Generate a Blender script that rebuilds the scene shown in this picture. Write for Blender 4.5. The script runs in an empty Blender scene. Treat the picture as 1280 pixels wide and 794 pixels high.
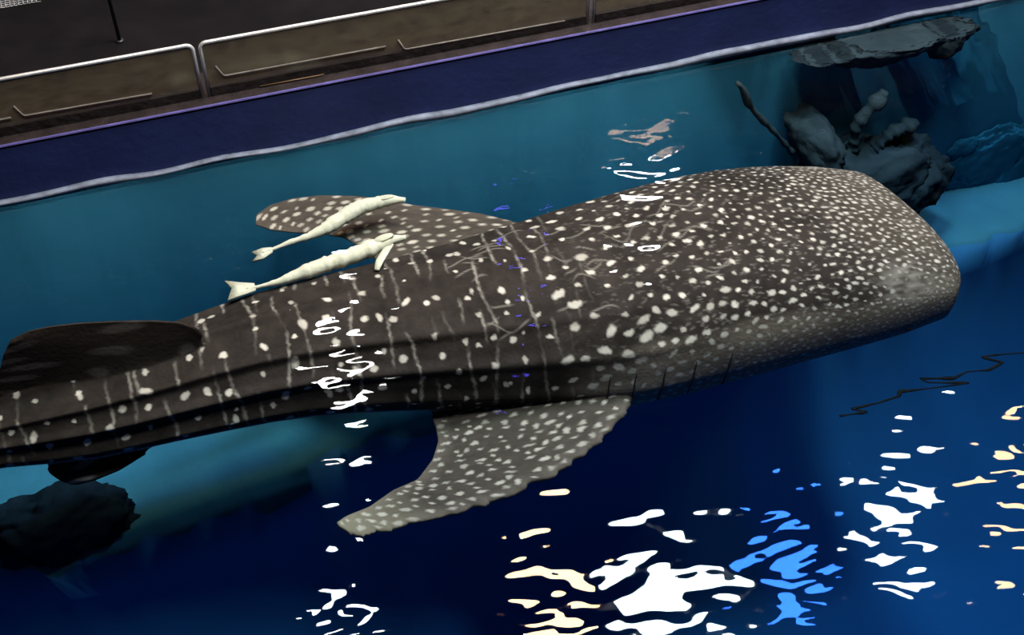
import bpy, bmesh, math, random
import numpy as np
from mathutils import Vector, Matrix, noise as mnoise

rng = np.random.default_rng(7)
random.seed(7)
C = bpy.context.scene.collection
S = bpy.context.scene

# ------------------------------------------------------------------ camera
F_PX, PITCH, YAW, CAM_H = 1500.0, math.radians(44), math.radians(-20), 3.8
fw = np.array([-math.sin(YAW)*math.cos(PITCH), math.cos(YAW)*math.cos(PITCH), -math.sin(PITCH)])
rt = np.array([math.cos(YAW), math.sin(YAW), 0.0])
up = np.cross(rt, fw)
EYE = np.array([0, 0, CAM_H])
cam_d = bpy.data.cameras.new('camera')
cam_d.sensor_fit = 'HORIZONTAL'; cam_d.sensor_width = 36.0
cam_d.lens = F_PX*36.0/1280.0
cam_d.clip_start = .05; cam_d.clip_end = 200
cam = bpy.data.objects.new('camera', cam_d); C.objects.link(cam)
m = Matrix.Identity(4)
for r in range(3):
    m[r][0], m[r][1], m[r][2], m[r][3] = rt[r], up[r], -fw[r], EYE[r]
cam.matrix_world = m
S.camera = cam

# ------------------------------------------------------------------ world, view, large lights
w = bpy.data.worlds.new('hall_air'); S.world = w; w.use_nodes = True
w.node_tree.nodes['Background'].inputs[0].default_value = (.42, .42, .46, 1)
w.node_tree.nodes['Background'].inputs[1].default_value = .07
S.view_settings.view_transform = 'Standard'
S.view_settings.look = 'None'
S.view_settings.gamma = 1.0
S.view_settings.use_curve_mapping = False
S.view_settings.exposure = 0.5
S.cycles.caustics_reflective = False
S.cycles.caustics_refractive = False
S.cycles.transparent_max_bounces = 16

def area_light(name, loc, aim, power, size, col):
    l = bpy.data.lights.new(name, 'AREA'); l.energy = power; l.size = size; l.color = col
    o = bpy.data.objects.new(name, l); C.objects.link(o)
    o.location = loc
    o.rotation_euler = (Vector(aim)-Vector(loc)).to_track_quat('-Z', 'Y').to_euler()
    return o
# the hall's ceiling lamps over the pool (above the frame): two alike, pointing straight down
FLOODS = [((.3, 2.9, 6.9), 150), ((3.4, 2.9, 6.9), 150)]
for loc, p in FLOODS:
    area_light('ceiling_flood_offscreen', loc, (loc[0], loc[1], 0), p, .7, (1.0, .95, .88))

# ------------------------------------------------------------------ helpers
def ray(px, py):
    return fw + (px-640)/F_PX*rt - (py-397)/F_PX*up
def at(px, py, z=0.0):
    d = ray(px, py); return EYE + d*((z-EYE[2])/d[2])
def aty(px, py, Y):
    d = ray(px, py); return EYE + d*((Y-EYE[1])/d[1])
def atplane(px, py, p0, nn):
    d = ray(px, py); return EYE + d*(np.dot(p0-EYE, nn)/np.dot(d, nn))

def tag(o, label=None, cat=None, group=None, kind=None):
    if label: o['label'] = label
    if cat: o['category'] = cat
    if group: o['group'] = group
    if kind: o['kind'] = kind
    return o
def empty(name, loc=(0, 0, 0)):
    o = bpy.data.objects.new(name, None); C.objects.link(o); o.location = loc
    o.empty_display_size = .1
    return o
def link(name, me, mat=None, parent=None, smooth=True):
    o = bpy.data.objects.new(name, me); C.objects.link(o)
    if mat and not me.materials: me.materials.append(mat)
    if smooth: me.polygons.foreach_set('use_smooth', np.ones(len(me.polygons), bool))
    if parent:
        o.parent = parent
        o.matrix_parent_inverse = Matrix.Translation(-Vector(parent.location))
    return o
def mesh_np(name, V, Q, T=None):
    """V (n,3), Q (m,4) quads, T (k,3) triangles"""
    me = bpy.data.meshes.new(name)
    V = np.asarray(V, np.float32); Q = np.asarray(Q, np.int32).reshape(-1, 4)
    T = np.zeros((0, 3), np.int32) if T is None else np.asarray(T, np.int32).reshape(-1, 3)
    me.vertices.add(len(V)); me.vertices.foreach_set('co', V.ravel())
    n = len(Q)*4+len(T)*3
    me.loops.add(n); me.loops.foreach_set('vertex_index', np.concatenate([Q.ravel(), T.ravel()]))
    me.polygons.add(len(Q)+len(T))
    st = np.concatenate([np.arange(len(Q))*4, len(Q)*4+np.arange(len(T))*3]).astype(np.int32)
    me.polygons.foreach_set('loop_start', st)
    me.update(calc_edges=True); me.validate()
    return me
def bm_mesh(name, bm):
    me = bpy.data.meshes.new(name); bmesh.ops.recalc_face_normals(bm, faces=bm.faces); bm.to_mesh(me); bm.free(); return me
def box_bm(bm, lo, hi, bev=0):
    lo, hi = np.asarray(lo, float), np.asarray(hi, float)
    g = bmesh.ops.create_cube(bm, size=1, matrix=Matrix.Translation(Vector((lo+hi)/2)) @ Matrix.Diagonal((*(hi-lo), 1)))
    if bev:
        es = {e for v in g['verts'] for e in v.link_edges}
        bmesh.ops.bevel(bm, geom=list(es), offset=bev, segments=2, affect='EDGES')
def box(name, lo, hi, mat, parent=None, bev=0, smooth=False):
    bm = bmesh.new(); box_bm(bm, lo, hi, bev)
    return link(name, bm_mesh(name, bm), mat, parent, smooth)
def tube_me(name, pts, rad, seg=10, flat=1.0):
    """swept tube through pts; rad scalar or list"""
    P = np.asarray(pts, float); n = len(P)
    R = np.full(n, rad) if np.isscalar(rad) else np.asarray(rad, float)
    V = []; prev = None
    for i in range(n):
        t = P[min(i+1, n-1)]-P[max(i-1, 0)]; t = t/ (np.linalg.norm(t)+1e-9)
        ref = np.array([0, 0, 1.]) if abs(t[2]) < .9 else np.array([1., 0, 0])
        a = np.cross(ref, t); a /= np.linalg.norm(a)
        if prev is not None and np.dot(a, prev) < 0: a = -a
        prev = a; b = np.cross(t, a)
        for k in range(seg):
            q = 2*math.pi*k/seg
            V.append(P[i]+R[i]*(math.cos(q)*a+flat*math.sin(q)*b))
    Q = [(i*seg+k, i*seg+(k+1) % seg, (i+1)*seg+(k+1) % seg, (i+1)*seg+k) for i in range(n-1) for k in range(seg)]
    V += [P[0], P[-1]]
    T = [(n*seg, (k+1) % seg, k) for k in range(seg)] + [(n*seg+1, (n-1)*seg+k, (n-1)*seg+(k+1) % seg) for k in range(seg)]
    return mesh_np(name, V, Q, T)
def resample(P, n):
    P = np.asarray(P, float)
    d = np.concatenate([[0], np.cumsum(np.linalg.norm(np.diff(P, axis=0), axis=1))])
    s = np.linspace(0, d[-1], n)
    return np.stack([np.interp(s, d, P[:, k]) for k in range(P.shape[1])], 1)
def smooth_path(P, n, it=6):
    Q = resample(P, n)
    for _ in range(it):
        Q[1:-1] = .5*Q[1:-1]+.25*(Q[:-2]+Q[2:])
    return Q
def vnoise2(x, y, seed=0):
    """smooth value noise on arrays"""
    xi, yi = np.floor(x).astype(int), np.floor(y).astype(int)
    fx, fy = x-xi, y-yi
    fx, fy = fx*fx*(3-2*fx), fy*fy*(3-2*fy)
    def h(a, b):
        k = np.sin(a*127.1+b*311.7+seed*74.7)*43758.5453
        return k-np.floor(k)
    return (h(xi, yi)*(1-fx)+h(xi+1, yi)*fx)*(1-fy)+(h(xi, yi+1)*(1-fx)+h(xi+1, yi+1)*fx)*fy

# ------------------------------------------------------------------ materials
def pmat(name, col, rough=.6, metal=0., spec=.5, var=0., scale=6., bump=0., bscale=30.):
    mt = bpy.data.materials.new(name); mt.use_nodes = True
    nt = mt.node_tree; b = nt.nodes['Principled BSDF']
    b.inputs['Roughness'].default_value = rough; b.inputs['Metallic'].default_value = metal
    b.inputs['Specular IOR Level'].default_value = spec
    b.inputs['Base Color'].default_value = (*col, 1)
    if var:
        tc = nt.nodes.new('ShaderNodeTexCoord')
        n = nt.nodes.new('ShaderNodeTexNoise'); n.inputs['Scale'].default_value = scale; n.inputs['Detail'].default_value = 6
        nt.links.new(tc.outputs['Object'], n.inputs['Vector'])
        r = nt.nodes.new('ShaderNodeValToRGB')
        r.color_ramp.elements[0].position = .3; r.color_ramp.elements[1].position = .7
        r.color_ramp.elements[0].color = (*[c*(1-var) for c in col], 1)
        r.color_ramp.elements[1].color = (*[min(1, c*(1+var)) for c in col], 1)
        nt.links.new(n.outputs['Fac'], r.inputs['Fac']); nt.links.new(r.outputs['Color'], b.inputs['Base Color'])
    if bump:
        tc2 = nt.nodes.new('ShaderNodeTexCoord')
        n2 = nt.nodes.new('ShaderNodeTexNoise'); n2.inputs['Scale'].default_value = bscale; n2.inputs['Detail'].default_value = 5
        nt.links.new(tc2.outputs['Object'], n2.inputs['Vector'])
        bp = nt.nodes.new('ShaderNodeBump'); bp.inputs['Strength'].default_value = bump; bp.inputs['Distance'].default_value = .02
        nt.links.new(n2.outputs['Fac'], bp.inputs['Height']); nt.links.new(bp.outputs['Normal'], b.inputs['Normal'])
    return mt
def emat(name, col, strength):
    mt = bpy.data.materials.new(name); mt.use_nodes = True
    nt = mt.node_tree; nt.nodes.clear()
    e = nt.nodes.new('ShaderNodeEmission'); e.inputs[0].default_value = (*col, 1); e.inputs[1].default_value = strength
    o = nt.nodes.new('ShaderNodeOutputMaterial'); nt.links.new(e.outputs[0], o.inputs['Surface'])
    return mt
def pigment_mat(name, rough, spec):
    mt = bpy.data.materials.new(name); mt.use_nodes = True
    nt = mt.node_tree; b = nt.nodes['Principled BSDF']
    b.inputs['Roughness'].default_value = rough; b.inputs['Specular IOR Level'].default_value = spec
    a = nt.nodes.new('ShaderNodeAttribute'); a.attribute_name = 'pigment'
    nt.links.new(a.outputs['Color'], b.inputs['Base Color'])
    tc = nt.nodes.new('ShaderNodeTexCoord')
    n = nt.nodes.new('ShaderNodeTexNoise'); n.inputs['Scale'].default_value = 55; n.inputs['Detail'].default_value = 4
    nt.links.new(tc.outputs['Object'], n.inputs['Vector'])
    bp = nt.nodes.new('ShaderNodeBump'); bp.inputs['Strength'].default_value = .35; bp.inputs['Distance'].default_value = .01
    nt.links.new(n.outputs['Fac'], bp.inputs['Height']); nt.links.new(bp.outputs['Normal'], b.inputs['Normal'])
    return mt
M = {
 'wall_paint': pmat('blue_wall_paint', (.018, .027, .112), .5, spec=.25, var=.18, scale=3, bump=.15, bscale=25),
 'coping': pmat('violet_edge_highlight', (.085, .075, .23), .4, var=.3, scale=9),
 'deck': pmat('dark_brown_deck', (.016, .011, .011), .7, spec=.2, var=.5, scale=12, bump=.4),
 'deck_black': pmat('black_walkway_mat', (.006, .005, .006), .9, spec=.08, var=.3, scale=5),
 'pool': pmat('pool_shell_paint', (.052, .285, .43), .9, spec=.05, var=.12, scale=1.3, bump=.3, bscale=4),
 'sand': pmat('ledge_sand', (.085, .275, .32), .9, spec=.0, var=.15, scale=2.0, bump=.4, bscale=12),
 'blue_patch': pmat('darker_wall_blue', (.018, .12, .19), .95, spec=.0, var=.25, scale=4),
 'deep': pmat('navy_basin_paint', (.080, .29, .48), .9, spec=.0, var=.10, scale=.8),
 'rock': pmat('dark_reef_rock', (.020, .034, .042), 1.0, spec=.0, var=.3, scale=5, bump=.6, bscale=14),
 'strip': pmat('pale_waterline_coat', (.16, .18, .24), .7, var=.4, scale=16),
 'steel': pmat('brushed_white_steel', (.72, .70, .68), .3, metal=.6, var=.15, scale=20),
 'brass': pmat('brass_pipe', (.15, .085, .04), .6, metal=.3, var=.2, scale=20),
 'kerb': pmat('pale_kerb_edge', (.15, .125, .11), .6, var=.3, scale=20),
 'black': pmat('black_housing', (.015, .015, .016), .5, var=.2, scale=8),
 'ceiling': pmat('dark_ceiling_paint', (.020, .022, .028), .9, var=.2, scale=2),
 'mirrored_cable': pmat('dark_cable_reflection', (.004, .006, .008), 1.0, spec=.0, var=.3, scale=30),
 'olive': pmat('olive_tag_plastic', (.10, .11, .04), .5, var=.2, scale=30),
 'slit': pmat('gill_slit_shade', (.012, .012, .014), .8, var=.2, scale=30),  # shade inside the gill openings, put into the colour
 'eye': pmat('glossy_dark_eye', (.01, .01, .012), .1, var=.1, scale=30),
 'grey_pole': pmat('dull_grey_pole', (.07, .07, .075), .6, spec=.2, var=.2, scale=10),
 'mesh': pmat('grey_galvanised_mesh', (.25, .25, .26), .4, metal=.5, var=.2, scale=30),
 'skin': pigment_mat('spotted_shark_skin', .7, .05),
 'remora': pigment_mat('pale_remora_skin', .7, .08),
}
def pane_mat():
    mt = bpy.data.materials.new('bronze_tinted_pane'); mt.use_nodes = True
    nt = mt.node_tree; nt.nodes.clear(); N = nt.nodes.new; L = nt.links.new
    tc = N('ShaderNodeTexCoord'); n = N('ShaderNodeTexNoise'); n.inputs['Scale'].default_value = 13; n.inputs['Detail'].default_value = 9; n.inputs['Roughness'].default_value = .75
    mp = N('ShaderNodeMapping'); mp.inputs['Scale'].default_value = (.6, 1, 1.6)
    L(tc.outputs['Object'], mp.inputs[0]); L(mp.outputs[0], n.inputs['Vector'])
    r = N('ShaderNodeValToRGB'); r.color_ramp.elements[0].position = .35; r.color_ramp.elements[1].position = .72
    r.color_ramp.elements[0].color = (.10, .080, .064, 1); r.color_ramp.elements[1].color = (.24, .19, .125, 1)
    L(n.outputs['Fac'], r.inputs['Fac'])
    d = N('ShaderNodeBsdfDiffuse'); L(r.outputs[0], d.inputs[0])
    t = N('ShaderNodeBsdfTransparent'); t.inputs[0].default_value = (.75, .62, .5, 1)
    g = N('ShaderNodeBsdfGlossy'); g.inputs['Roughness'].default_value = .12
    m1 = N('ShaderNodeMixShader'); m1.inputs[0].default_value = .55; L(t.outputs[0], m1.inputs[1]); L(d.outputs[0], m1.inputs[2])
    m2 = N('ShaderNodeMixShader'); m2.inputs[0].default_value = .06; L(m1.outputs[0], m2.inputs[1]); L(g.outputs[0], m2.inputs[2])
    o = N('ShaderNodeOutputMaterial'); L(m2.outputs[0], o.inputs['Surface'])
    return mt
M['pane'] = pane_mat()
def water_mat():
    mt = bpy.data.materials.new('clear_tank_water'); mt.use_nodes = True
    nt = mt.node_tree; nt.nodes.clear(); N = nt.nodes.new; L = nt.links.new
    geo = N('ShaderNodeNewGeometry')
    dot = N('ShaderNodeVectorMath'); dot.operation = 'DOT_PRODUCT'
    L(geo.outputs['Normal'], dot.inputs[0]); L(geo.outputs['Incoming'], dot.inputs[1])
    def mth(op, a, b=None):
        k = N('ShaderNodeMath'); k.operation = op
        for i, v in enumerate((a, b)):
            if v is None: continue
            if isinstance(v, (int, float)): k.inputs[i].default_value = v
            else: L(v, k.inputs[i])
        return k.outputs[0]
    c = mth('ABSOLUTE', dot.outputs['Value'])
    f = mth('ADD', mth('MULTIPLY', mth('POWER', mth('SUBTRACT', 1.0, c), 5.0), .98), .02)   # Fresnel of water
    t = N('ShaderNodeBsdfTransparent')
    g = N('ShaderNodeBsdfGlossy'); g.inputs['Roughness'].default_value = .0
    mx = N('ShaderNodeMixShader'); L(f, mx.inputs[0]); L(t.outputs[0], mx.inputs[1]); L(g.outputs[0], mx.inputs[2])
    va = N('ShaderNodeVolumeAbsorption')
    sig = (.36, .19, .085); dens = .36
    va.inputs['Color'].default_value = (*[1-s/dens for s in sig], 1); va.inputs['Density'].default_value = dens
    o = N('ShaderNodeOutputMaterial'); L(mx.outputs[0], o.inputs['Surface']); L(va.outputs[0], o.inputs['Volume'])
    return mt
M['water'] = water_mat()

# ------------------------------------------------------------------ the setting
D = 5.343            # wall face towards the water
ZT = .343            # top of the blue wall above the water
X0, X1, Y0, ZB = -7.5, 13.0, -2.6, -4.0
tag(box('floor', (X0-.4, Y0-.4, ZB-.3), (X1+.4, D+.4, ZB), M['deep']), 'deep blue painted bottom of the deep tank basin', 'floor', kind='structure')
wl = box('wall_back', (X0-.4, D, ZB), (X1+.4, D+.16, ZT-.02), M['wall_paint'])
tag(wl, 'deep blue painted tank wall rising above the water below the glass panels', 'wall', kind='structure')
lin = box('wall_back_lining', (X0-.4, D-.015, ZB), (X1+.4, D+.002, -.03), M['pool'])
tag(lin, 'turquoise lining of the tank wall under the water', 'wall', kind='structure')
for nm, lo, hi, lb in (('wall_left', (X0-.4, Y0-.4, ZB), (X0, D, ZT), 'tank side wall closing the pool behind the tail of the shark'),
                       ('wall_right', (X1, Y0-.4, ZB), (X1+.4, D, ZT), 'tank side wall closing the pool ahead of the shark'),
                       ('wall_front', (X0, Y0-.4, ZB), (X1, Y0, ZT), 'tank wall opposite the glass panels')):
    tag(box(nm, lo, hi, M['deep']), lb, 'wall', kind='structure')
# upper edge of the wall, its violet highlight put into the colour
bm = bmesh.new(); box_bm(bm, (X0-.4, D-.005, ZT-.008), (X1+.4, D+.014, ZT), .003)
tag(link('trim_1', bm_mesh('trim', bm), M['coping'], smooth=False), 'edge with a violet highlight in its colour along the top of the blue tank wall', 'trim', kind='structure')
# pale wavy waterline coat
xs = np.arange(X0, X1, .03)
hw = .004+.013*vnoise2(xs*1.3, xs*0, 3)+.008*vnoise2(xs*4, xs*0, 5)
zc_ = .010+.040*(vnoise2(xs*1.1, xs*0, 9)-.5)+.022*(vnoise2(xs*3.1, xs*0, 19)-.5)
hw *= np.interp(xs, [-1, 5], [1.15, .75])
V = []
for x, h_, z_ in zip(xs, hw, zc_):
    V += [(x, D-.030, z_-h_), (x, D-.030, z_+h_), (x, D+.005, z_+h_+.004), (x, D+.005, z_-h_-.004)]
n = len(xs)
Q = [(i*4+k, (i+1)*4+k, (i+1)*4+(k+1) % 4, i*4+(k+1) % 4) for i in range(n-1) for k in range(4)] + [(0, 1, 2, 3), ((n-1)*4+3, (n-1)*4+2, (n-1)*4+1, (n-1)*4)]
tag(link('trim_2', mesh_np('waterline', V, Q), M['strip']), 'pale wavy waterline strip along the blue tank wall', 'trim', kind='structure')
# walkway behind the wall
tag(box('floor_walkway', (X0-4, D+.15, ZT-.25), (X1+4, 30, ZT-.03), M['deck_black']), 'black walkway floor behind the glass panels', 'floor', kind='structure')
tag(box('trim_3', (X0-.4, D+.011, ZT-.06), (X1+.4, D+.33, ZT-.003), M['deck'], bev=.004), 'dark brown kerb under the glass panels', 'trim', kind='structure')
CEIL = 7.2
tag(box('ceiling', (-16, -8, CEIL), (22, 30, CEIL+.2), M['ceiling']), 'dark ceiling of the hall above the tank', 'ceiling', kind='structure')

# sand ledge inside the tank (shallow, pale) with ragged edge; beyond it the basin drops
ZL = -1.5
edge_px = [(-500, 700), (-200, 720), (0, 722), (60, 726), (140, 700), (180, 680), (215, 678), (240, 660), (285, 640), (300, 650), (340, 632), (366, 618), (362, 590), (420, 560), (520, 545), (620, 520),
           (760, 480), (900, 430), (1020, 385), (1110, 340), (1150, 322), (1185, 318), (1200, 300), (1222, 296), (1240, 283), (1280, 266), (1350, 240), (1500, 235), (1900, 160)]
E_ = np.array([at(x, y, ZL)[:2] for x, y in edge_px])
E_ = resample(E_, 260)
E_ += np.stack([.10*(vnoise2(np.arange(260)*.31, np.zeros(260), 2)-.5), .10*(vnoise2(np.arange(260)*.37, np.zeros(260), 4)-.5)], 1)
E_[:, 0] = np.maximum.accumulate(E_[:, 0])+np.arange(260)*.0015
Es = E_.copy()
for _ in range(60): Es[1:-1] = .5*Es[1:-1]+.25*(Es[:-2]+Es[2:])
V, Q = [], []
for i, (x, y) in enumerate(E_):
    yy = min(y, D-.2)
    for k, f in enumerate(np.linspace(0, 1, 9)):
        Y_ = D-.01+(yy-D+.01)*f
        V.append((x, Y_, ZL+.10*(vnoise2(np.array([x*1.4]), np.array([Y_*1.4]), 6)[0]-.5)*(0 if k == 0 else 1)))
    xs_, ys_ = Es[i]; ys_ = min(ys_, D-.2); 
    for dy_, dz_ in ((.0, -.3), (-.10, -.8), (-.32, -1.4), (-.75, -1.9), (-1.35, -2.25), (-2.2, -2.46), (-2.6, -2.52)): V.append((xs_, ys_+dy_, ZL+dz_))
W_ = 16
Q = [(i*W_+k, (i+1)*W_+k, (i+1)*W_+k+1, i*W_+k+1) for i in range(len(E_)-1) for k in range(W_-1)]
lme = mesh_np('ledge', V, Q); lme.materials.append(M['sand']); lme.materials.append(M['deep'])
lme.polygons.foreach_set('material_index', np.tile((np.arange(W_-1) >= 8).astype(np.int32), len(E_)-1))
tag(link('sand_ledge', lme), 'pale turquoise ledge under the water beside the tank wall', 'ledge', kind='structure')

# ------------------------------------------------------------------ water
def waves(x, y):
    r = np.random.default_rng(11); z = np.zeros_like(x); s2 = 0
    for i in range(70):
        lam = math.exp(r.uniform(math.log(.055), math.log(.30))); th = r.normal(1.25, .45); ph = r.uniform(0, 6.283)
        k = 6.283/lam; sl = r.uniform(.5, 1)*(lam/.3)**.25
        a = sl/k; s2 += sl*sl/2
        z += a*np.sin(k*(x*math.cos(th)+y*math.sin(th))+ph)
    return z*(.040/math.sqrt(s2))
wx = np.concatenate([np.arange(X0+.001, -1.3, .12), np.arange(-1.3, 5.8, .0135), np.arange(5.8, X1-.001, .12), [X1-.001]])
wy = np.concatenate([np.arange(Y0+.001, 1.4, .12), np.arange(1.4, D-.016, .009), [D-.016]])
gx, gy = np.meshgrid(wx, wy, indexing='ij')
gz = waves(gx, gy)
nx, ny = gx.shape
V = np.stack([gx, gy, gz], -1).reshape(-1, 3)
I = np.arange(nx*ny).reshape(nx, ny)
Q = np.stack([I[:-1, :-1], I[1:, :-1], I[1:, 1:], I[:-1, 1:]], -1).reshape(-1, 4)
ring = np.concatenate([I[:-1, 0], I[-1, :-1], I[:0:-1, -1], I[0, :0:-1]])
nb = len(ring); base = len(V)
Vb = V[ring].copy(); Vb[:, 2] = ZB+.003
V = np.concatenate([V, Vb, [[(X0+X1)/2, (Y0+D)/2, ZB+.003]]])
k = np.arange(nb); k2 = (k+1) % nb
Q = np.concatenate([Q, np.stack([ring[k2], ring[k], base+k, base+k2], -1)])
T = np.stack([base+k2, base+k, np.full(nb, base+nb)], -1)
wme = mesh_np('water', V, Q, T)
tag(link('water', wme, M['water']), 'clear blue rippled water filling the aquarium tank', 'water', kind='structure')

# ------------------------------------------------------------------ whale shark
BX = np.array([3.83072194, 3.90302166]); UX = np.array([.9970449, -.07682103]); NX = np.array([.07682103, .9970449])
TAB = np.array([  # t along the body from the snout, sideways offset, centre height, half width, half height
 (.062, .030, -.440, .001, .001), (.0635, .030, -.440, .16, .06), (.072, .032, -.440, .28, .115), (.092, .037, -.443, .365, .165), (.120, .047, -.450, .430, .210), (.16, .060, -.460, .485, .255),
 (.2, .072, -.470, .526, .294), (.4, .105, -.484, .582, .332), (.6, .129, -.492, .617, .358), (.8, .147, -.503, .634, .381),
 (1.0, .155, -.512, .646, .401), (1.2, .150, -.517, .652, .417), (1.4, .140, -.525, .644, .425), (1.6, .127, -.534, .636, .434),
 (1.8, .111, -.538, .623, .438), (2.0, .096, -.527, .589, .427), (2.2, .079, -.508, .545, .408), (2.4, .064, -.487, .503, .387),
 (2.6, .056, -.468, .466, .367), (2.8, .051, -.447, .426, .341), (3.0, .051, -.431, .395, .322), (3.2, .050, -.418, .368, .305),
 (3.4, .047, -.405, .342, .288), (3.6, .034, -.396, .323, .276), (3.8, .006, -.394, .306, .264), (4.0, -.030, -.385, .280, .243),
 (4.2, -.058, -.383, .263, .230), (4.4, -.076, -.391, .248, .220), (4.6, -.082, -.391, .222, .199), (4.8, -.086, -.388, .193, .174),
 (5.2, -.100, -.392, .150, .140), (5.6, -.11, -.40, .115, .115), (6.0, -.10, -.40, .085, .09), (6.4, -.07, -.39, .06, .07), (6.6, -.05, -.38, .04, .05), (6.75, -.04, -.37, .001, .001)])
for col in range(1, 5):   # light smoothing of the trunk stations
    c_ = TAB[7:-1, col].copy(); c_[1:-1] = .5*c_[1:-1]+.25*(c_[:-2]+c_[2:]); TAB[7:-1, col] = c_
RIDGE = [(0, 4.5, .8), (40, 4.5, 1.), (66, 5, 1.), (92, 5, 1.)]
def ridge_amt(phi):
    d = np.abs(np.degrees(phi)); r = np.zeros_like(d)
    for c0, wd, am in RIDGE: r += am*np.exp(-((d-c0)/wd)**2)
    return r
def body_point(t, phi):
    """phi 0 on top, positive to the flank turned to the open pool"""
    t, phi = np.broadcast_arrays(np.asarray(t, float), np.asarray(phi, float))
    mm, zc, a, b = [np.interp(t, TAB[:, 0], TAB[:, k]) for k in range(1, 5)]
    e = np.interp(t, [0, 1, 2.5, 4], [.80, .84, .92, .97])
    s, c = np.sin(phi), np.cos(phi)
    y = -a*np.sign(s)*np.abs(s)**e
    z = b*np.sign(c)*np.abs(c)**e
    z = np.where(c < 0, z*.92, z)
    ra = 1+ridge_amt(phi)*np.interp(t, [1.3, 2.6, 4.2, 5], [0, .045, .12, .10])
    y, z = y*ra, z*ra
    sk = .17*(y-.10)*np.interp(t, [.0, .25, .9], [1, .8, 0])          # the head is turned a little towards the open pool
    p = BX+(-t-sk)[..., None]*UX+(mm+y)[..., None]*NX
    return np.concatenate([p, (zc+z)[..., None]], -1)
ts = np.concatenate([[.062, .0623, .0627, .0635, .065, .0675, .0705, .074, .078, .083, .089], np.arange(.095, 5.2, .0062), np.arange(5.2, 6.75, .05), [6.75]])
ph = np.concatenate([np.radians(np.linspace(-115, 128, 330)), np.radians(np.linspace(128, 245, 40))[1:-1]])
tt, pp = np.meshgrid(ts, ph, indexing='ij')
G = body_point(tt, pp)
nt_, np_ = tt.shape
# distance along the skin from the dorsal line
dq = np.linalg.norm(np.diff(G, axis=1), axis=2)
q = np.concatenate([np.zeros((nt_, 1)), np.cumsum(dq, 1)], 1)
j0 = int(np.argmin(np.abs(ph))); q = q-q[:, j0:j0+1]
deg = np.degrees(pp)

dark = np.array([.027, .0215, .0185]); pale_flank = np.array([.235, .19, .145]); white = np.array([.60, .55, .47])
col = np.empty((nt_, np_, 3))
nz = vnoise2(tt*9, q*9, 1)*.5+vnoise2(tt*28, q*28, 2)*.3+vnoise2(tt*70, q*70, 3)*.2
col[:] = dark*(.45+1.1*nz)[..., None]
fl = np.clip((deg-(56+10*vnoise2(tt*4, q*4, 8)))/22, 0, 1)*np.clip((2.25-tt)/.45, 0, 1)     # pale lower side of the head
fr = np.clip((.75-tt)/.75, 0, 1)*.35                                                      # greyer snout
f_ = np.clip(fl+fr, 0, 1)[..., None]
col = col*(1-f_)+pale_flank*(.8+.4*nz)[..., None]*f_
be = np.clip((np.abs(deg)-112)/16, 0, 1)[..., None]
col = col*(1-be)+np.array([.55, .54, .50])*be

def spacing(t, qq, dg):
    d = np.interp(t, [-.1, .25, .6, 1.0, 1.5, 2.0, 2.6, 4], [.028, .031, .040, .055, .076, .104, .150, .24])
    d = d*np.where((dg > 55) & (t < 2.2), np.interp(dg, [55, 85], [1, .72]), 1)
    return d
# poisson-like spots, denser to the snout
acc = np.zeros((0, 4))
cand_t = rng.uniform(.05, 5.3, 60000); cand_t = np.where(rng.random(60000) < .6, rng.uniform(.05, 1.9, 60000), cand_t)
cand_p = np.radians(rng.uniform(-112, 112, 60000))
ti = np.clip(np.searchsorted(ts, cand_t), 0, nt_-1); pj = np.clip(np.searchsorted(ph[:330], cand_p), 0, 329)
cq = q[ti, pj]; cd = spacing(cand_t, cq, np.degrees(cand_p))
At = np.empty(9000); Aq = np.empty(9000); Ad = np.empty(9000); na = 0
for a_, b_, d_ in zip(cand_t, cq, cd):
    if na >= 9000: break
    if na and np.any(((At[:na]-a_)**2+((Aq[:na]-b_)*1.0)**2) < (d_*.86)**2): continue
    At[na], Aq[na], Ad[na] = a_, b_, d_; na += 1
mask = np.zeros((nt_, np_))
tw = tt+.010*(vnoise2(tt*70, q*70, 31)-.5); qw = q+.010*(vnoise2(tt*70, q*70, 32)-.5)     # ragged outlines
for a_, b_, d_ in zip(At[:na], Aq[:na], Ad[:na]):
    r0 = d_*rng.uniform(.10, .20) if a_ > .7 else d_*rng.uniform(.15, .26)
    if b_ > .45 and a_ < 2.1: r0 = d_*rng.uniform(.14, .25)
    if a_ > 2.2: r0 = d_*rng.uniform(.06, .10)
    rt_, rq_ = r0*rng.uniform(1.1, 1.75), r0*rng.uniform(.75, 1.05)
    if a_ > 2.3: rt_, rq_ = rq_, rt_
    ang = rng.normal(0, .35); ca, sa = math.cos(ang), math.sin(ang)
    R = max(rt_, rq_)*1.7
    i0, i1 = np.searchsorted(ts, [a_-R, a_+R])
    if i1 <= i0: continue
    dt, dq_ = tw[i0:i1]-a_, qw[i0:i1]-b_
    u1, v1 = dt*ca+dq_*sa, -dt*sa+dq_*ca
    g = np.sqrt((u1/rt_)**2+(v1/rq_)**2)
    br = rng.uniform(.55, 1.0)*(.95 if b_ > .50 and a_ < 2.1 else 1.)
    mask[i0:i1] = np.maximum(mask[i0:i1], br*np.clip((1.25-g)/.5, 0, 1))
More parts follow.
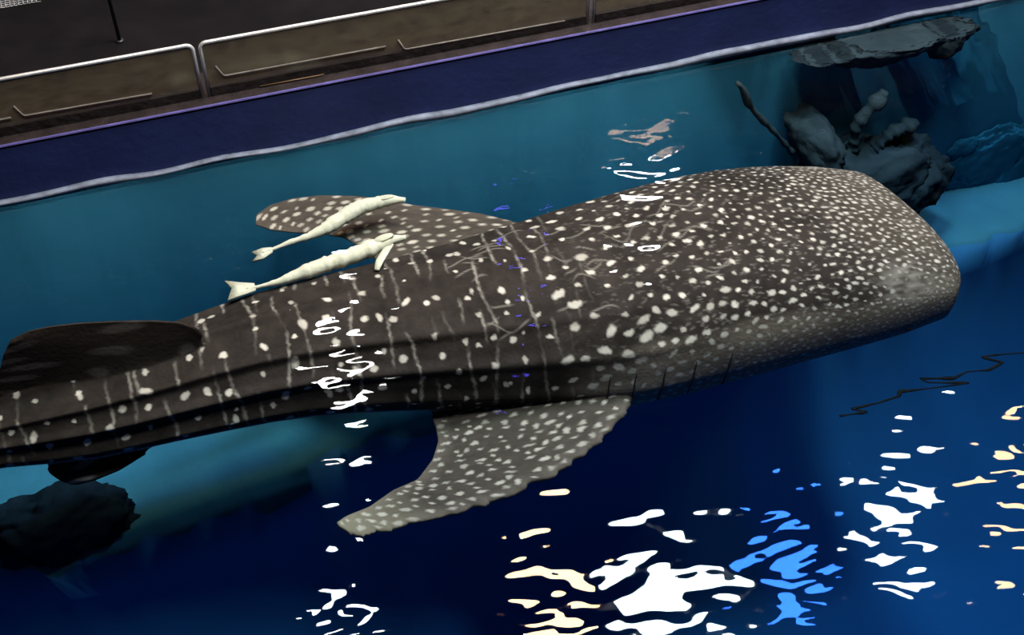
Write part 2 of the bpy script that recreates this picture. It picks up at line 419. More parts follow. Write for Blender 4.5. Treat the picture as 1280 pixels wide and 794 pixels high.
# faint small freckles between the spots
for _ in range(3400):
    a_ = rng.uniform(.08, 2.2); i_ = min(np.searchsorted(ts, a_), nt_-1); b_ = q[i_, rng.integers(20, 325)]
    r1, r2 = rng.uniform(.006, .018), rng.uniform(.003, .006); ang = rng.normal(0, .3); ca, sa = math.cos(ang), math.sin(ang)
    i0, i1 = np.searchsorted(ts, [a_-.02, a_+.02]); jc = np.searchsorted(q[i_, :330], [b_-.04, b_+.04]); j0_, j1_ = jc[0], max(jc[1], jc[0]+1)
    dt, dq_ = tt[i0:i1, j0_:j1_]-a_, q[i0:i1, j0_:j1_]-b_
    g = np.sqrt(((dt*ca+dq_*sa)/r1)**2+((-dt*sa+dq_*ca)/r2)**2)
    mask[i0:i1, j0_:j1_] = np.maximum(mask[i0:i1, j0_:j1_], rng.uniform(.05, .20)*min(1., (2.3-a_)/.8)*np.clip((1.3-g)/.8, 0, 1))
# transverse pale lines on the trunk, broken, slightly wandering
for k_, t0 in enumerate(np.arange(2.0, 5.2, .082)):
    tl = t0+rng.normal(0, .012)
    i0, i1 = np.searchsorted(ts, [tl-.08, tl+.08])
    qs = q[i0:i1]
    wob = .045*(vnoise2(qs*3.5+k_*7.3, qs*0, 12)-.5)+.014*(vnoise2(qs*12+k_*3.1, qs*0, 13)-.5)
    on = np.clip((vnoise2(qs*7.0+k_*11.7, qs*0, 14)-.42)*3, 0, 1)*(.45+.55*np.clip((vnoise2(qs*42+k_*5.7, qs*0, 15)-.3)*3, 0, 1))
    ln = np.clip((.0105-np.abs(tw[i0:i1]-tl-wob))/.009, 0, 1)*on*.36*np.clip((t0-1.9)/.5, .25, 1)
    mask[i0:i1] = np.maximum(mask[i0:i1], ln)
# rows of larger spots sitting between the lines of the trunk
for k_, t0 in enumerate(np.arange(2.45, 5.2, .165)):
    for dg0 in (-60, -26, 20, 53, 79, 101):
        a_ = t0+rng.normal(0, .02); pj_ = np.searchsorted(ph[:330], math.radians(dg0+rng.normal(0, 4)))
        i_ = min(np.searchsorted(ts, a_), nt_-1); b_ = q[i_, pj_]; r0 = rng.uniform(.010, .019)
        i0, i1 = np.searchsorted(ts, [a_-.05, a_+.05])
        g = np.sqrt(((tw[i0:i1]-a_)/r0)**2+((qw[i0:i1]-b_)/(r0*.95))**2)
        mask[i0:i1] = np.maximum(mask[i0:i1], rng.uniform(.6, 1)*np.clip((1.2-g)/.45, 0, 1))
# wandering lengthwise lines on the shoulders
for k_ in range(44):
    t0 = rng.uniform(1.1, 2.5); q0 = rng.uniform(-.25, .42); ln_ = rng.uniform(.08, .22)
    i0, i1 = np.searchsorted(ts, [t0, t0+ln_])
    path = q0+.07*(vnoise2(tt[i0:i1]*9+k_*5.1, tt[i0:i1]*0, 21)-.5)*2
    ln = np.clip((.0075-np.abs(q[i0:i1]-path))/.006, 0, 1)*np.clip(np.minimum(tt[i0:i1]-t0, t0+ln_-tt[i0:i1])/.03, 0, 1)*.22
    mask[i0:i1] = np.maximum(mask[i0:i1], ln)
# star-like pale swirl in front of the eyes
for dg0 in (58, -52):
    pj_ = np.searchsorted(ph[:330], math.radians(dg0)); i_ = np.searchsorted(ts, .44)
    dt, dq_ = tt[:int(nt_*.16)]-.44, q[:int(nt_*.16)]-q[i_, pj_]
    rr = np.hypot(dt/1.2, dq_); an = np.arctan2(dq_, dt)
    sw = np.clip((.15-rr)/.09, 0, 1)*np.clip(.15+1.1*(vnoise2(dt*26+dq_*14+9, dq_*60-dt*12, 41)-.3), 0, 1)*.45
    mask[:int(nt_*.16)] = mask[:int(nt_*.16)]*np.clip(rr/.12, .3, 1)
    mask[:int(nt_*.16)] = np.maximum(mask[:int(nt_*.16)], sw)
mask *= np.clip((128-np.abs(deg))/20, 0, 1)
mk = mask[..., None]
col = col*(1-mk)+white*(.86+.28*nz)[..., None]*mk

def set_pigment(me, rgb):
    at_ = me.color_attributes.new('pigment', 'FLOAT_COLOR', 'POINT')
    n = len(me.vertices); c4 = np.ones((n, 4), np.float32); c4[:, :3] = rgb
    at_.data.foreach_set('color', c4.ravel())
# closed body: first and last rings collapse to one point each
I = np.arange(nt_*np_).reshape(nt_, np_)
keep = I[1:-1]-np_
Vb = np.concatenate([G[1:-1].reshape(-1, 3), [G[0].mean(0)], [G[-1].mean(0)]])
Cb = np.concatenate([col[1:-1].reshape(-1, 3), [col[0].mean(0)], [col[-1].mean(0)]])
n0 = (nt_-2)*np_
K = np.arange(n0).reshape(nt_-2, np_); Kn = np.roll(K, -1, 1)
Q = np.stack([K[:-1], Kn[:-1], Kn[1:], K[1:]], -1).reshape(-1, 4)[:, ::-1]
T = np.concatenate([np.stack([np.full(np_, n0), Kn[0], K[0]], -1), np.stack([np.full(np_, n0+1), K[-1], Kn[-1]], -1)])[:, ::-1]
body_me = mesh_np('whale_shark', Vb, Q, T); set_pigment(body_me, Cb)

def fin_mesh(name, Le, Te, th, base_col, spot_col, spot_d, nu=46, nv=80, flare=.0, edge_pale=.0, dens=1.0, seed=1, tip_col=None, nrm=None, sharp=.75, rag=0.):
    """Le, Te: leading and trailing edges root to tip (metres)"""
    r = np.random.default_rng(seed)
    L_, T_ = smooth_path(Le, nv, 2), smooth_path(Te, nv, 2)
    if rag:
        kk = np.arange(nv)*.35; L_ = L_+((T_-L_)/np.linalg.norm(T_-L_, axis=1)[:, None])*(rag*(vnoise2(kk, kk*0, seed)+.5*vnoise2(kk*3, kk*0, seed+1)-.75)*np.linspace(0, 1, nv)**.3)[:, None]
    us = np.linspace(0, 1, nu)
    vs = np.linspace(0, 1, nv)
    P = L_[:, None]*(1-us)[None, :, None]+T_[:, None]*us[None, :, None]
    if nrm is None:
        ch = T_.mean(0)-L_.mean(0); sp = (L_[-1]+T_[-1]-L_[0]-T_[0]); nn = np.cross(ch, sp); nn /= np.linalg.norm(nn)
        if nn[2] < 0: nn = -nn
    else: nn = np.asarray(nrm, float)
    prof = np.sin(np.pi*us**(.62 if sharp < 1 else .85))**sharp
    thv = th*(1-vs*.75)+flare*np.exp(-vs/.10)
    H = thv[:, None]*prof[None]+.0035
    up_, dn_ = P+nn*H[..., None], P-nn*H[..., None]
    R = np.concatenate([up_, dn_[:, ::-1]], 1); m_ = R.shape[1]
    # metric coordinates on the fin for its spots
    chord = np.linalg.norm(T_-L_, axis=1); span = np.concatenate([[0], np.cumsum(np.linalg.norm(np.diff((L_+T_)/2, axis=0), axis=1))])
    cx = us[None]*chord[:, None]; sx = np.repeat(span[:, None], nu, 1)
    nz_ = vnoise2(cx*40+seed, sx*40, 3)*.6+vnoise2(cx*15, sx*15+seed, 5)*.4
    cc = np.array(base_col)*(.75+.5*nz_)[..., None]
    ed = np.minimum(us, 1-us)[None]*chord[:, None]
    ef = (np.clip(1-ed/.09, 0, 1)*edge_pale)[..., None]
    cc = cc*(1-ef)+np.array(base_col)*2.1*(.8+.4*nz_)[..., None]*ef
    if tip_col is not None:
        tf = (np.clip((vs-.72)/.28, 0, 1)[:, None]*np.ones_like(cx))[..., None]
        cc = cc*(1-tf)+np.array(tip_col)*tf
    mm = np.zeros_like(cx); got = []
    for _ in range(int(4000*dens)):
        i, j = r.integers(1, nv-1), r.integers(2, nu-2)
        a_, b_ = cx[i, j], sx[i, j]; d_ = spot_d*r.uniform(.8, 1.3)
        if ed[i, j] < .02 or any((a_-g[0])**2+(b_-g[1])**2 < d_*d_ for g in got): continue
        got.append((a_, b_)); r1 = spot_d*r.uniform(.20, .34); r2 = r1*r.uniform(.7, 1.1)
        g = np.sqrt(((cx-a_)/r1)**2+((sx-b_)/r2)**2); mm = np.maximum(mm, r.uniform(.6, 1)*np.clip((1.25-g)/.5, 0, 1))
    cc = cc*(1-mm[..., None])+np.array(spot_col)*mm[..., None]
    Cc = np.concatenate([cc, cc[:, ::-1]], 1)
    V = R.reshape(-1, 3); K = np.arange(nv*m_).reshape(nv, m_); Kn = np.roll(K, -1, 1)
    Q = np.stack([K[:-1], Kn[:-1], Kn[1:], K[1:]], -1).reshape(-1, 4)
    # caps: strips between upper and lower rows
    def cap(row, flip):
        out = []
        for k in range(nu-1):
            f = [row[k], row[k+1], row[m_-2-k], row[m_-1-k]]
            out.append(f[::-1] if flip else f)
        return out
    Q = np.concatenate([Q, cap(K[0], True), cap(K[-1], False)])
    me = mesh_np(name, V, Q)
    bm = bmesh.new(); bm.from_mesh(me); bmesh.ops.recalc_face_normals(bm, faces=bm.faces)
    if bm.calc_volume(signed=True) < 0: bmesh.ops.reverse_faces(bm, faces=bm.faces)
    bm.to_mesh(me); bm.free()
    set_pigment(me, Cc.reshape(-1, 3))
    return me
def px_path(L, z0, z1):
    n = len(L); return np.array([at(x, y, z0+(z1-z0)*i/(n-1)) for i, (x, y) in enumerate(L)])
fins = []
# pectoral fin on the open side
fins.append(fin_mesh('fin', px_path([(815, 462), (790, 505), (772, 530), (752, 550), (716, 578), (690, 597), (656, 609), (652, 613), (620, 627), (560, 645), (500, 661), (448, 668), (426, 663)], -.60, -.70),
                     px_path([(560, 462), (538, 515), (545, 535), (548, 552), (541, 575), (522, 600), (492, 613), (462, 634), (432, 646), (421, 654)], -.60, -.70),
                     .040, (.070, .054, .042), (.56, .48, .38), .050, nu=120, nv=130, flare=.06, edge_pale=.95, seed=3, tip_col=(.28, .23, .155), rag=.035))
# pectoral fin on the wall side
fins.append(fin_mesh('fin', px_path([(720, 300), (680, 285), (640, 278), (600, 268), (555, 262), (520, 258), (480, 250), (445, 246), (400, 245), (365, 249), (338, 257), (321, 269)], -.36, -.24),
                     px_path([(560, 360), (520, 345), (495, 337), (472, 326), (448, 308), (430, 297), (400, 292), (370, 291), (340, 288), (320, 281)], -.36, -.24),
                     .040, (.070, .054, .042), (.56, .48, .38), .058, nu=90, nv=120, flare=.05, edge_pale=.3, seed=5))
# first dorsal fin, tip at the surface; its plane is the shark's own mid plane
def mid(px, py, off=-.06):
    p0 = np.array([*(BX+NX*off), 0.]); return atplane(px, py, p0, np.array([*NX, 0.]))
fins.append(fin_mesh('fin', np.array([mid(*p) for p in [(262, 440), (250, 412), (225, 403), (190, 401), (140, 402), (100, 404), (65, 408), (36, 414), (16, 424)]]),
                     np.array([mid(*p) for p in [(-14, 520), (-10, 495), (-4, 475), (1, 458), (4, 444), (10, 432)]]),
                     .030, (.027, .0215, .0185), (.10, .09, .08), .16, nu=70, nv=70, flare=.06, sharp=1.6, seed=9, dens=.05, nrm=(-NX[0], -NX[1], .0)))
# pelvic fin below the flank
fins.append(fin_mesh('fin', px_path([(205, 540), (185, 566), (150, 588), (118, 601), (98, 606)], -.50, -.62), px_path([(60, 545), (55, 575), (62, 592), (75, 601), (88, 606)], -.50, -.62),
                     .02, (.027, .0215, .0185), (.30, .27, .23), .12, nu=40, nv=40, flare=.03, seed=11, dens=.05))
# tail half outside the frame: second dorsal, anal and the two caudal lobes
def loc3(t, off, z):
    mm = np.interp(t, TAB[:, 0], TAB[:, 1]); p = BX-t*UX+(mm+off)*NX; return np.array([p[0], p[1], z])
fins.append(fin_mesh('fin', np.array([loc3(5.35, 0, -.36), loc3(5.55, 0, -.22), loc3(5.72, 0, -.12)]), np.array([loc3(5.75, 0, -.36), loc3(5.74, 0, -.25), loc3(5.80, 0, -.13)]), .015, (.03, .027, .025), (.3, .28, .25), .1, nu=24, nv=30, flare=.02, seed=12, dens=.2, nrm=(-NX[0], -NX[1], 0)))
fins.append(fin_mesh('fin', np.array([loc3(5.45, 0, -.45), loc3(5.62, 0, -.60), loc3(5.78, 0, -.70)]), np.array([loc3(5.80, 0, -.44), loc3(5.80, 0, -.56), loc3(5.86, 0, -.69)]), .015, (.05, .045, .04), (.3, .28, .25), .1, nu=24, nv=30, flare=.02, seed=13, dens=.2, nrm=(-NX[0], -NX[1], 0)))
fins.append(fin_mesh('fin', np.array([loc3(6.2, 0, -.39), loc3(6.6, .02, -.22), loc3(7.0, .06, -.06), loc3(7.25, .10, .02)]), np.array([loc3(6.62, 0, -.39), loc3(6.82, .03, -.26), loc3(7.08, .07, -.10), loc3(7.30, .11, .00)]), .03, (.05, .045, .04), (.4, .38, .34), .09, nu=30, nv=50, flare=.02, seed=14, dens=.4, nrm=(-NX[0], -NX[1], 0)))
fins.append(fin_mesh('fin', np.array([loc3(6.25, 0, -.39), loc3(6.5, .01, -.58), loc3(6.72, .03, -.82)]), np.array([loc3(6.6, 0, -.38), loc3(6.68, .02, -.58), loc3(6.78, .03, -.81)]), .03, (.06, .055, .05), (.4, .38, .34), .09, nu=30, nv=50, flare=.02, seed=15, dens=.4, nrm=(-NX[0], -NX[1], 0)))

base_t = 2.0
pos0 = body_point(np.array([base_t]), np.array([0.]))[0]
tmp = bpy.data.objects.new('tmp_body', body_me); C.objects.link(tmp)
fobs = []
for f_me in fins:
    fo = bpy.data.objects.new('tmp_fin', f_me); C.objects.link(fo); fobs.append(fo)
    md = tmp.modifiers.new('weld', 'BOOLEAN'); md.operation = 'UNION'; md.solver = 'MANIFOLD'; md.object = fo
dg = bpy.context.evaluated_depsgraph_get()
full = bpy.data.meshes.new_from_object(tmp.evaluated_get(dg), preserve_all_data_layers=True, depsgraph=dg)
print('SHARK verts', len(body_me.vertices), '->', len(full.vertices), [a.name for a in full.attributes], 'spots', na)
# where the surfaces were welded: give the new seam vertices the colour of their neighbours and round the seam
def co_of(me):
    c = np.empty(len(me.vertices)*3, np.float32); me.vertices.foreach_get('co', c); return c.reshape(-1, 3)
key = lambda c: np.round(c.astype(np.float64)*2e4).astype(np.int64) @ np.array([1, 2097152, 4398046511104])
old = np.unique(np.concatenate([key(co_of(m_)) for m_ in [body_me]+fins]))
cf = co_of(full); kf = key(cf); pos = np.clip(np.searchsorted(old, kf), 0, len(old)-1)
seam = old[pos] != kf
ed_ = np.empty(len(full.edges)*2, np.int32); full.edges.foreach_get('vertices', ed_); ed_ = ed_.reshape(-1, 2)
pg = full.color_attributes['pigment']; c4 = np.empty(len(full.vertices)*4, np.float32); pg.data.foreach_get('color', c4); c4 = c4.reshape(-1, 4)
nv_ = len(cf)
print('SEAM', seam.sum(), 'domain', pg.domain)
good = ~seam
for it in range(4):
    num = np.zeros((nv_, 4)); den = np.zeros(nv_)
    for a_, b_ in ((0, 1), (1, 0)):
        sel = good[ed_[:, b_]]
        np.add.at(num, ed_[sel, a_], c4[ed_[sel, b_]]); np.add.at(den, ed_[sel, a_], 1)
    fix = (~good) & (den > 0)
    c4[fix] = (num[fix]/den[fix][:, None]); good = good | fix
c4[:, 3] = 1
pg.data.foreach_set('color', c4.astype(np.float32).ravel())
near = seam.copy()
for it in range(4):
    hit = near[ed_[:, 0]] | near[ed_[:, 1]]; near[ed_[hit].ravel()] = True
cf = cf.astype(np.float64)
for it in range(14):
    num = np.zeros((nv_, 3)); den = np.zeros(nv_)
    for a_, b_ in ((0, 1), (1, 0)):
        np.add.at(num, ed_[:, a_], cf[ed_[:, b_]]); np.add.at(den, ed_[:, a_], 1)
    cf[near] = .5*cf[near]+.5*(num[near]/np.maximum(den[near], 1)[:, None])
full.vertices.foreach_set('co', cf.astype(np.float32).ravel()); full.update()
for o in fobs+[tmp]: bpy.data.objects.remove(o)
full.materials.clear(); full.name = 'whale_shark'
shark = link('whale_shark', full, M['skin'])
tag(shark, 'huge dark brown whale shark covered in white spots swimming just under the surface', 'shark')
# gill slits and eyes
for t0 in (1.36, 1.55, 1.71, 1.86, 1.99):
    fs = np.linspace(80, 116, 26); P = body_point(t0+.02*np.sin((fs-80)/36*3.1), np.radians(fs))
    mm = body_point(t0, np.radians(90.)); 
    wd = .007*np.sin(np.linspace(.05, math.pi-.05, 26))**.5+.001
    link('gill_slit', tube_me('gill_slit', P, wd, 8, .6), M['slit'], shark)
for sd in (1, -1):
    p = body_point(.42, math.radians(100*sd))
    bm = bmesh.new(); bmesh.ops.create_uvsphere(bm, u_segments=20, v_segments=12, radius=.016, matrix=Matrix.Translation(Vector(p)))
    link('eye', bm_mesh('eye', bm), M['eye'], shark)

# ------------------------------------------------------------------ remoras
def remora(path_px, radii, z0, z1, tail_px, pec, label, seed):
    P = px_path(path_px, z0, z1); Ps = smooth_path(P, 60, 3)
    Rr = np.interp(np.linspace(0, 1, 60), np.linspace(0, 1, len(radii)), radii)*(1+.34*(vnoise2(np.arange(60)*.8+seed, np.zeros(60), seed)-.5))
    me = tube_me('remora', Ps, Rr, 16, 1.0)
    bmx = bmesh.new(); bmx.from_mesh(me)
    def plate(pts, th):
        up_ = [bmx.verts.new(Vector(p)+Vector((0, 0, th))) for p in pts]; dn = [bmx.verts.new(Vector(p)-Vector((0, 0, th))) for p in pts]
        bmx.faces.new(up_); bmx.faces.new(dn[::-1])
        for k in range(len(pts)): bmx.faces.new([up_[k], dn[k], dn[(k+1) % len(pts)], up_[(k+1) % len(pts)]])
    plate([at(x, y, z1) for x, y in tail_px], .006)
    for pl in pec: plate([at(x, y, (z0*2+z1)/3) for x, y in pl], .005)
    bmesh.ops.recalc_face_normals(bmx, faces=bmx.faces)
    bmx.to_mesh(me); bmx.free()
    co = np.empty(len(me.vertices)*3, np.float32); me.vertices.foreach_get('co', co); co = co.reshape(-1, 3)
    nz_ = vnoise2(co[:, 0]*30, co[:, 1]*30, 4)*.6+vnoise2(co[:, 0]*90, co[:, 1]*90, 5)*.4
    set_pigment(me, np.array([.60, .60, .47])[None]*(.78+.30*nz_)[:, None])
    o = link('remora', me, M['remora']); tag(o, label, 'fish', 'pale remoras beside the whale shark')
    # sucker disc on the head
    a_, b_ = Ps[3], Ps[13]; d_ = (b_-a_)/np.linalg.norm(b_-a_); s_ = np.cross(d_, [0, 0, 1]); s_ /= np.linalg.norm(s_)
    V = []
    rr = Rr[8]
    for k in range(24):
        an = 2*math.pi*k/24; V.append(Ps[8]+d_*math.cos(an)*.055+s_*math.sin(an)*rr*.62+np.array([0, 0, rr*.80]))
    for k in range(24):
        an = 2*math.pi*k/24; V.append(Ps[8]+d_*math.cos(an)*.05+s_*math.sin(an)*rr*.55+np.array([0, 0, rr*1.04]))
    Q = [(k, (k+1) % 24, 24+(k+1) % 24, 24+k) for k in range(24)]
    me2 = bpy.data.meshes.new('sucker_disc'); me2.from_pydata([tuple(v) for v in V], [], Q+[tuple(range(24, 48)), tuple(range(23, -1, -1))])
    set_pigment(me2, np.array([.50, .50, .39])[None]*np.ones((48, 1)))
    link('sucker_disc', me2, M['remora'], o)
    return o
remora([(507, 250), (490, 250), (470, 254), (448, 260), (425, 274), (405, 287), (385, 296), (365, 302), (345, 310), (328, 317)],
       [.011, .028, .036, .040, .040, .034, .022, .015, .011, .008], -.13, -.15,
       [(340, 310), (328, 311), (315, 316), (322, 320), (316, 327), (330, 323), (341, 315)], [],
       'pale remora with a narrow bent tail above the far pectoral fin', 4)
remora([(507, 297), (488, 300), (468, 309), (440, 320), (415, 328), (390, 337), (368, 345), (350, 352), (330, 357), (308, 362)],
       [.012, .034, .043, .040, .040, .038, .034, .020, .010, .009], -.12, -.13,
       [(318, 355), (300, 354), (281, 352), (290, 361), (285, 376), (300, 370), (320, 363)],
       [[(483, 305), (470, 326), (468, 337), (474, 338), (480, 326), (492, 306)], [(480, 300), (462, 300), (446, 305), (462, 308), (480, 306)]],
       'pale remora with a forked tail fin beside the back of the shark', 8)

# ------------------------------------------------------------------ reef rocks under the water
def lumps_mesh(parts, ymax=None):
    bm = bmesh.new()
    for (cx, cy, cz, rx, ry, rz, sd, sub) in parts:
        g = bmesh.ops.create_icosphere(bm, subdivisions=sub, radius=1)
        for v in g['verts']:
            k = 1+.26*mnoise.noise(v.co*1.6+Vector((sd, 0, 0)))+.14*mnoise.noise(v.co*5+Vector((0, sd, 0)))+.07*mnoise.noise(v.co*13)
            v.co = Vector((cx+v.co.x*rx*k, cy+v.co.y*ry*k, cz+v.co.z*rz*k))
            if ymax is not None: v.co.y = min(v.co.y, ymax); v.co.z = min(v.co.z, -.02-.02*abs(v.co.x % .3-.15))
    return bm_mesh('reef_rock', bm)
def wall_rock(Y, dep, parts, label, seed, bits=(), mat='rock'):
    """rockwork that grows out of the tank wall: parts are (px, py, width, height)"""
    L = []
    for i, (px, py, wp, hp) in enumerate(parts):
        c = aty(px, py, Y); rx = (aty(px+wp/2, py, Y)[0]-aty(px-wp/2, py, Y)[0])/2; rz = (aty(px, py-hp/2, Y)[2]-aty(px, py+hp/2, Y)[2])/2
        L.append((c[0], Y, c[2], rx, dep, rz, seed+i, 5 if i == 0 else 4))
    al = mat == 'blue_patch'
    o = link('wall_patch' if al else 'reef_rock', lumps_mesh(L, D-.02), M[mat]); tag(o, label, 'blue_patch' if al else 'rock', None if al else 'reef rocks under the water')
    for pts, r_ in bits:
        P = smooth_path([aty(x, y, Y) for x, y in pts], 30, 2)
        link('coral_branch', tube_me('coral_branch', P, r_*(1+.9*(vnoise2(np.arange(30)*.5, np.zeros(30), seed)-.5)), 8, .7), M['rock'], o)
    return o
wall_rock(D-.14, .13, [(1125, 45, 175, 52), (1035, 58, 70, 12), (1180, 42, 40, 50)], 'broad dark rock under the water against the blue wall', 1)
wall_rock(D-.30, .28, [(1080, 228, 170, 95), (1018, 176, 42, 46), (1125, 222, 80, 60)], 'dark rock with branching coral beyond the head of the shark', 2,
     [([(990, 190), (968, 165), (948, 145), (935, 130), (930, 112), (922, 104)], .026), ([(1066, 185), (1070, 158), (1085, 138), (1102, 122), (1106, 114)], .045), ([(1092, 185), (1115, 165), (1146, 153)], .048)])
def rock(px, py, wpx, hpx, z, label, seed, hgt=.35):
    c = at(px, py, z); ex = abs(at(px+wpx/2, py, z)[0]-at(px-wpx/2, py, z)[0])/2; ey = abs(at(px, py-hpx/2, z)[1]-at(px, py+hpx/2, z)[1])/2
    o = link('reef_rock', lumps_mesh([(c[0], c[1], z+hgt*.5, ex, ey*.8, hgt, seed, 5)], D-.02), M['rock'])
    tag(o, label, 'rock', 'reef rocks under the water')
    return o
rock(82, 668, 190, 100, -1.5, 'rounded dark rock below the tail end of the shark', 3, .18)
wall_rock(D-.03, .022, [(1240, 200, 95, 70), (1205, 185, 34, 22), (1272, 215, 60, 60)], 'low darker blue patch on the underwater wall ahead of the shark', 4, mat='blue_patch')  # flat lumps in a darker blue than the lining around them
wall_rock(D-.20, .10, [(1195, 268, 13, 11)], 'tiny dark stone alone beside the head of the shark', 6)

# ------------------------------------------------------------------ reflection of an overhead cable, modelled as a dark tube on the surface
reflection_px = [(1300, 440), (1280, 441), (1241, 444), (1226, 446), (1254, 453), (1236, 462), (1209, 464), (1192, 473), (1150, 473), (1160, 478), (1212, 479), (1182, 483), (1125, 489), (1124, 495), (1100, 503), (1064, 511), (1085, 514), (1050, 520)]
P = resample([at(x, y, .004) for x, y in reflection_px], 160); P[:, 2] = waves(P[:, 0], P[:, 1])+.002
rd = .0035+.009*vnoise2(np.arange(160)*.22, np.zeros(160), 5)**2
reflection = link('cable_reflection', tube_me('cable_reflection', P, rd, 8, .6), M['mirrored_cable'])
tag(reflection, 'thin dark zigzag reflection of a cable, added as a tube on the blue water', 'reflection')

# ------------------------------------------------------------------ glass panels on the wall
YP = D+.095
def panel(xa, xb, label):
    zb, zt_ = ZT-.002, ZT+.303
    o = empty('glass_panel', ((xa+xb)/2, YP, zb)); tag(o, label, 'glass panel', 'framed glass panels along the tank wall')
    r_ = .010; cr = .032
    pts = [(xa, YP, zb), (xa, YP, zt_-cr)]+[(xa+cr-cr*math.cos(a), YP, zt_-cr+cr*math.sin(a)) for a in np.linspace(.2, math.pi/2, 6)]
    pts += [(xb-cr+cr*math.sin(a), YP, zt_-cr+cr*math.cos(a)) for a in np.linspace(0, math.pi/2-.2, 6)]+[(xb, YP, zt_-cr), (xb, YP, zb)]
    link('rail_frame', tube_me('rail_frame', pts, r_, 12), M['steel'], o)
    box('pane', (xa+.01, YP-.004, zb+.01), (xb-.01, YP+.004, zt_-.006), M['pane'], o)
    box('bottom_rail', (xa+.01, YP-.012, zb), (xb-.01, YP+.012, zb+.05), M['deck'], o)
    return o
RAILZ = aty(0, 98.7, YP)[2]
print('RAILZ', RAILZ, aty(576, 0, YP), 'gap', aty(251, 100, YP), aty(737, 22, YP))
gx0 = aty(252, 92, YP)[0]; gx1 = aty(738, 20, YP)[0]
p1_ = panel(gx0-2.3, gx0-.018, 'tinted glass panel whose end meets a rounded steel corner post near the dark pole')
p2_ = panel(gx0+.018, gx1-.02, 'long tinted glass panel between its two neighbours with bright steel top rail')
p3_ = panel(gx1+.02, gx1+2.6, 'tinted glass panel over the stretch of wall past the white lamp glints')

# pale edge strips along the glass, a brass pipe before it
YK = YP-.009
def strip(pa, pb, par):
    a, b = aty(*pa, YK), aty(*pb, YK)
    link('edge_strip', tube_me('edge_strip', [(a[0]-.032, YK, a[2]+.065), (a[0]-.006, YK, a[2]+.010), (a[0]+.004, YK, a[2]+.002)]+[tuple(v) for v in np.linspace(a+np.array([.02, 0, 0]), b, 6)], .0048, 8), M['kerb'], par)
strip((-200, 187), (14, 147), p1_)
strip((30, 145), (190, 117), p1_)
strip((280, 95), (482, 58), p2_)
strip((506, 62), (706, 26), p2_)
for (pa, pb, lb) in (((100, 145), (190, 128), 'thin brass pipe on the kerb below the short glass panel'), ((325, 108), (405, 93), 'thin brass pipe on the kerb below the longest glass panel')):
    a_, b_ = at(*pa, ZT+.006), at(*pb, ZT+.006)
    tag(link('brass_pipe', tube_me('brass_pipe', [a_, (a_+b_)/2, b_], .0035, 8), M['brass']), lb, 'pipe', 'brass pipes on the kerb')
# dark pole on the walkway and a folded wire mesh
pb_ = at(150, 52, ZT-.03)
pole = empty('steel_pole', tuple(pb_)); tag(pole, 'slim dark grey pole standing on the black walkway', 'pole')
link('shaft', tube_me('shaft', [pb_, pb_+np.array([0, 0, 2.4])], .010, 12), M['grey_pole'], pole)
link('foot_plate', tube_me('foot_plate', [pb_, pb_+np.array([0, 0, .012])], .022, 20), M['black'], pole)
mp_ = at(15, 6, ZT-.03)
mesh_o = empty('wire_mesh_mat', tuple(mp_)); tag(mesh_o, 'grey wire mesh mat lying on the black walkway', 'mat')
for i in range(16):
    link('wire', tube_me('wire', [mp_+np.array([-.5, -.02+i*.024, .003]), mp_+np.array([.16, -.02+i*.024, .003])], .003, 6), M['mesh'], mesh_o)
for i in range(27):
    link('wire', tube_me('wire', [mp_+np.array([-.49+i*.024, -.03, .008]), mp_+np.array([-.49+i*.024, .35, .008])], .003, 6), M['mesh'], mesh_o)

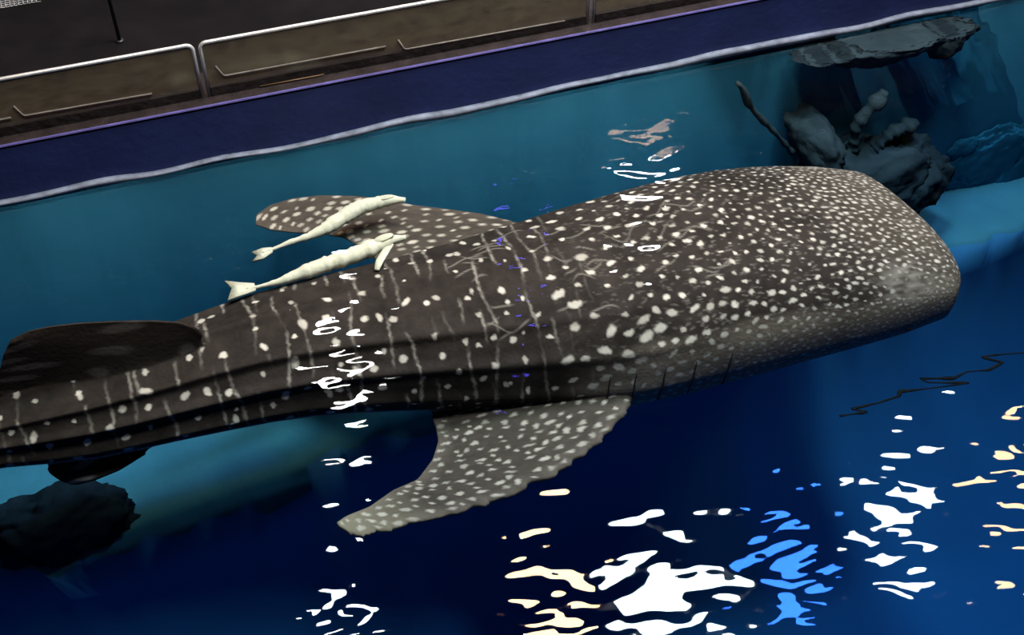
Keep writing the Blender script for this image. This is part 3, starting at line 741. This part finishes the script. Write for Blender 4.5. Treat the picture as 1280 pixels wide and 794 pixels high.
# lamp rig seen mirrored in the water
def lamp(px, py, zl, rad, col, strength, label, dx=0, dy=0):
    W = at(px, py, 0); d = W-EYE; d = d/np.linalg.norm(d); r = d*np.array([1, 1, -1])
    p = W+r*(zl/r[2]); p = p+np.array([dx, dy, 0])
    o = empty('stage_lamp_offscreen', (p[0], p[1], CEIL)); tag(o, label, 'lamp', 'stage lamps hung over the tank')
    aim = Vector((1.8, 3.6, 0))-Vector(p); qd = aim.to_track_quat('-Z', 'Y').to_matrix().to_4x4()
    Mx = Matrix.Translation(Vector(p)) @ qd
    def lathe(name, prof, mat, seg=24):
        V = []; 
        for rr, zz in prof:
            for k in range(seg):
                a = 6.28318*k/seg; V.append(Mx @ Vector((rr*math.cos(a), rr*math.sin(a), zz)))
        n = len(prof); Q = [(i*seg+k, i*seg+(k+1) % seg, (i+1)*seg+(k+1) % seg, (i+1)*seg+k) for i in range(n-1) for k in range(seg)]
        return link(name, mesh_np(name, [tuple(v) for v in V], Q), mat, o, smooth=False)
    lathe('housing', [(rad*1.12, -.02), (rad*1.18, .0), (rad*1.15, .12), (rad*.8, .30), (rad*.5, .36), (.001, .37)], M['black'])
    lathe('lens_offscreen', [(rad, .012), (rad*.98, .004), (rad*.6, -.004), (.001, -.006)], emat('lamp_glow', col, strength))
    top = Vector((p[0], p[1], CEIL)); pv = Mx @ Vector((0, 0, .2))
    link('hanger', tube_me('hanger', [tuple(top), (p[0], p[1], pv.z+.05), tuple(pv)], .02, 8), M['black'], o)
    return o
LAMPS = [(805, 152, 6.4, .40, (1, 1, .98), 80, 'white lamp mirrored beyond the back of the shark'),
 (425, 452, 6.4, .26, (1, .99, .95), 75, 'white lamp mirrored over the flank of the shark'),
 (430, 800, 6.2, .20, (1, .98, .95), 80, 'small white lamp mirrored below the tip of the pectoral fin'),
 (692, 792, 6.3, .40, (1, .60, .32), 110, 'warm orange lamp mirrored beside the brightest white glare'),
 (838, 778, 5.0, .50, (.86, 1, .93), 90, 'brightest greenish white lamp mirrored next to the orange one'),
 (985, 725, 6.3, .32, (.03, .17, 1.0), 95, 'blue lamp mirrored between two white lamps'),
 (1125, 660, 6.3, .34, (.95, 1, .92), 62, 'white lamp mirrored as a ladder of glints past the blue one'),
 (1285, 645, 6.3, .34, (1, .55, .25), 75, 'orange lamp mirrored at the end of the row of lamps'),
 (650, 325, 6.4, .10, (.12, .10, 1.0), 24, 'violet lamp mirrored faintly on the shoulder of the shark')]
for a in LAMPS: lamp(*a)
# flood fixtures that carry the large area lights
for (loc, p), lb_ in zip(FLOODS, ('square black flood light over the tail of the shark', 'square black flood light over the head of the shark')):
    o = empty('flood_light_offscreen', (loc[0], loc[1], CEIL)); tag(o, lb_, 'lamp', 'flood lights over the pool')
    Mx = Matrix.Translation(Vector(loc))
    bm = bmesh.new(); box_bm(bm, (-.4, -.4, .02), (.4, .4, .14), .01); bmesh.ops.transform(bm, matrix=Mx, verts=bm.verts)
    link('housing', bm_mesh('housing', bm), M['black'], o, smooth=False)
    link('hanger', tube_me('hanger', [(loc[0], loc[1], CEIL), tuple(Mx @ Vector((0, 0, .1)))], .025, 8), M['black'], o)
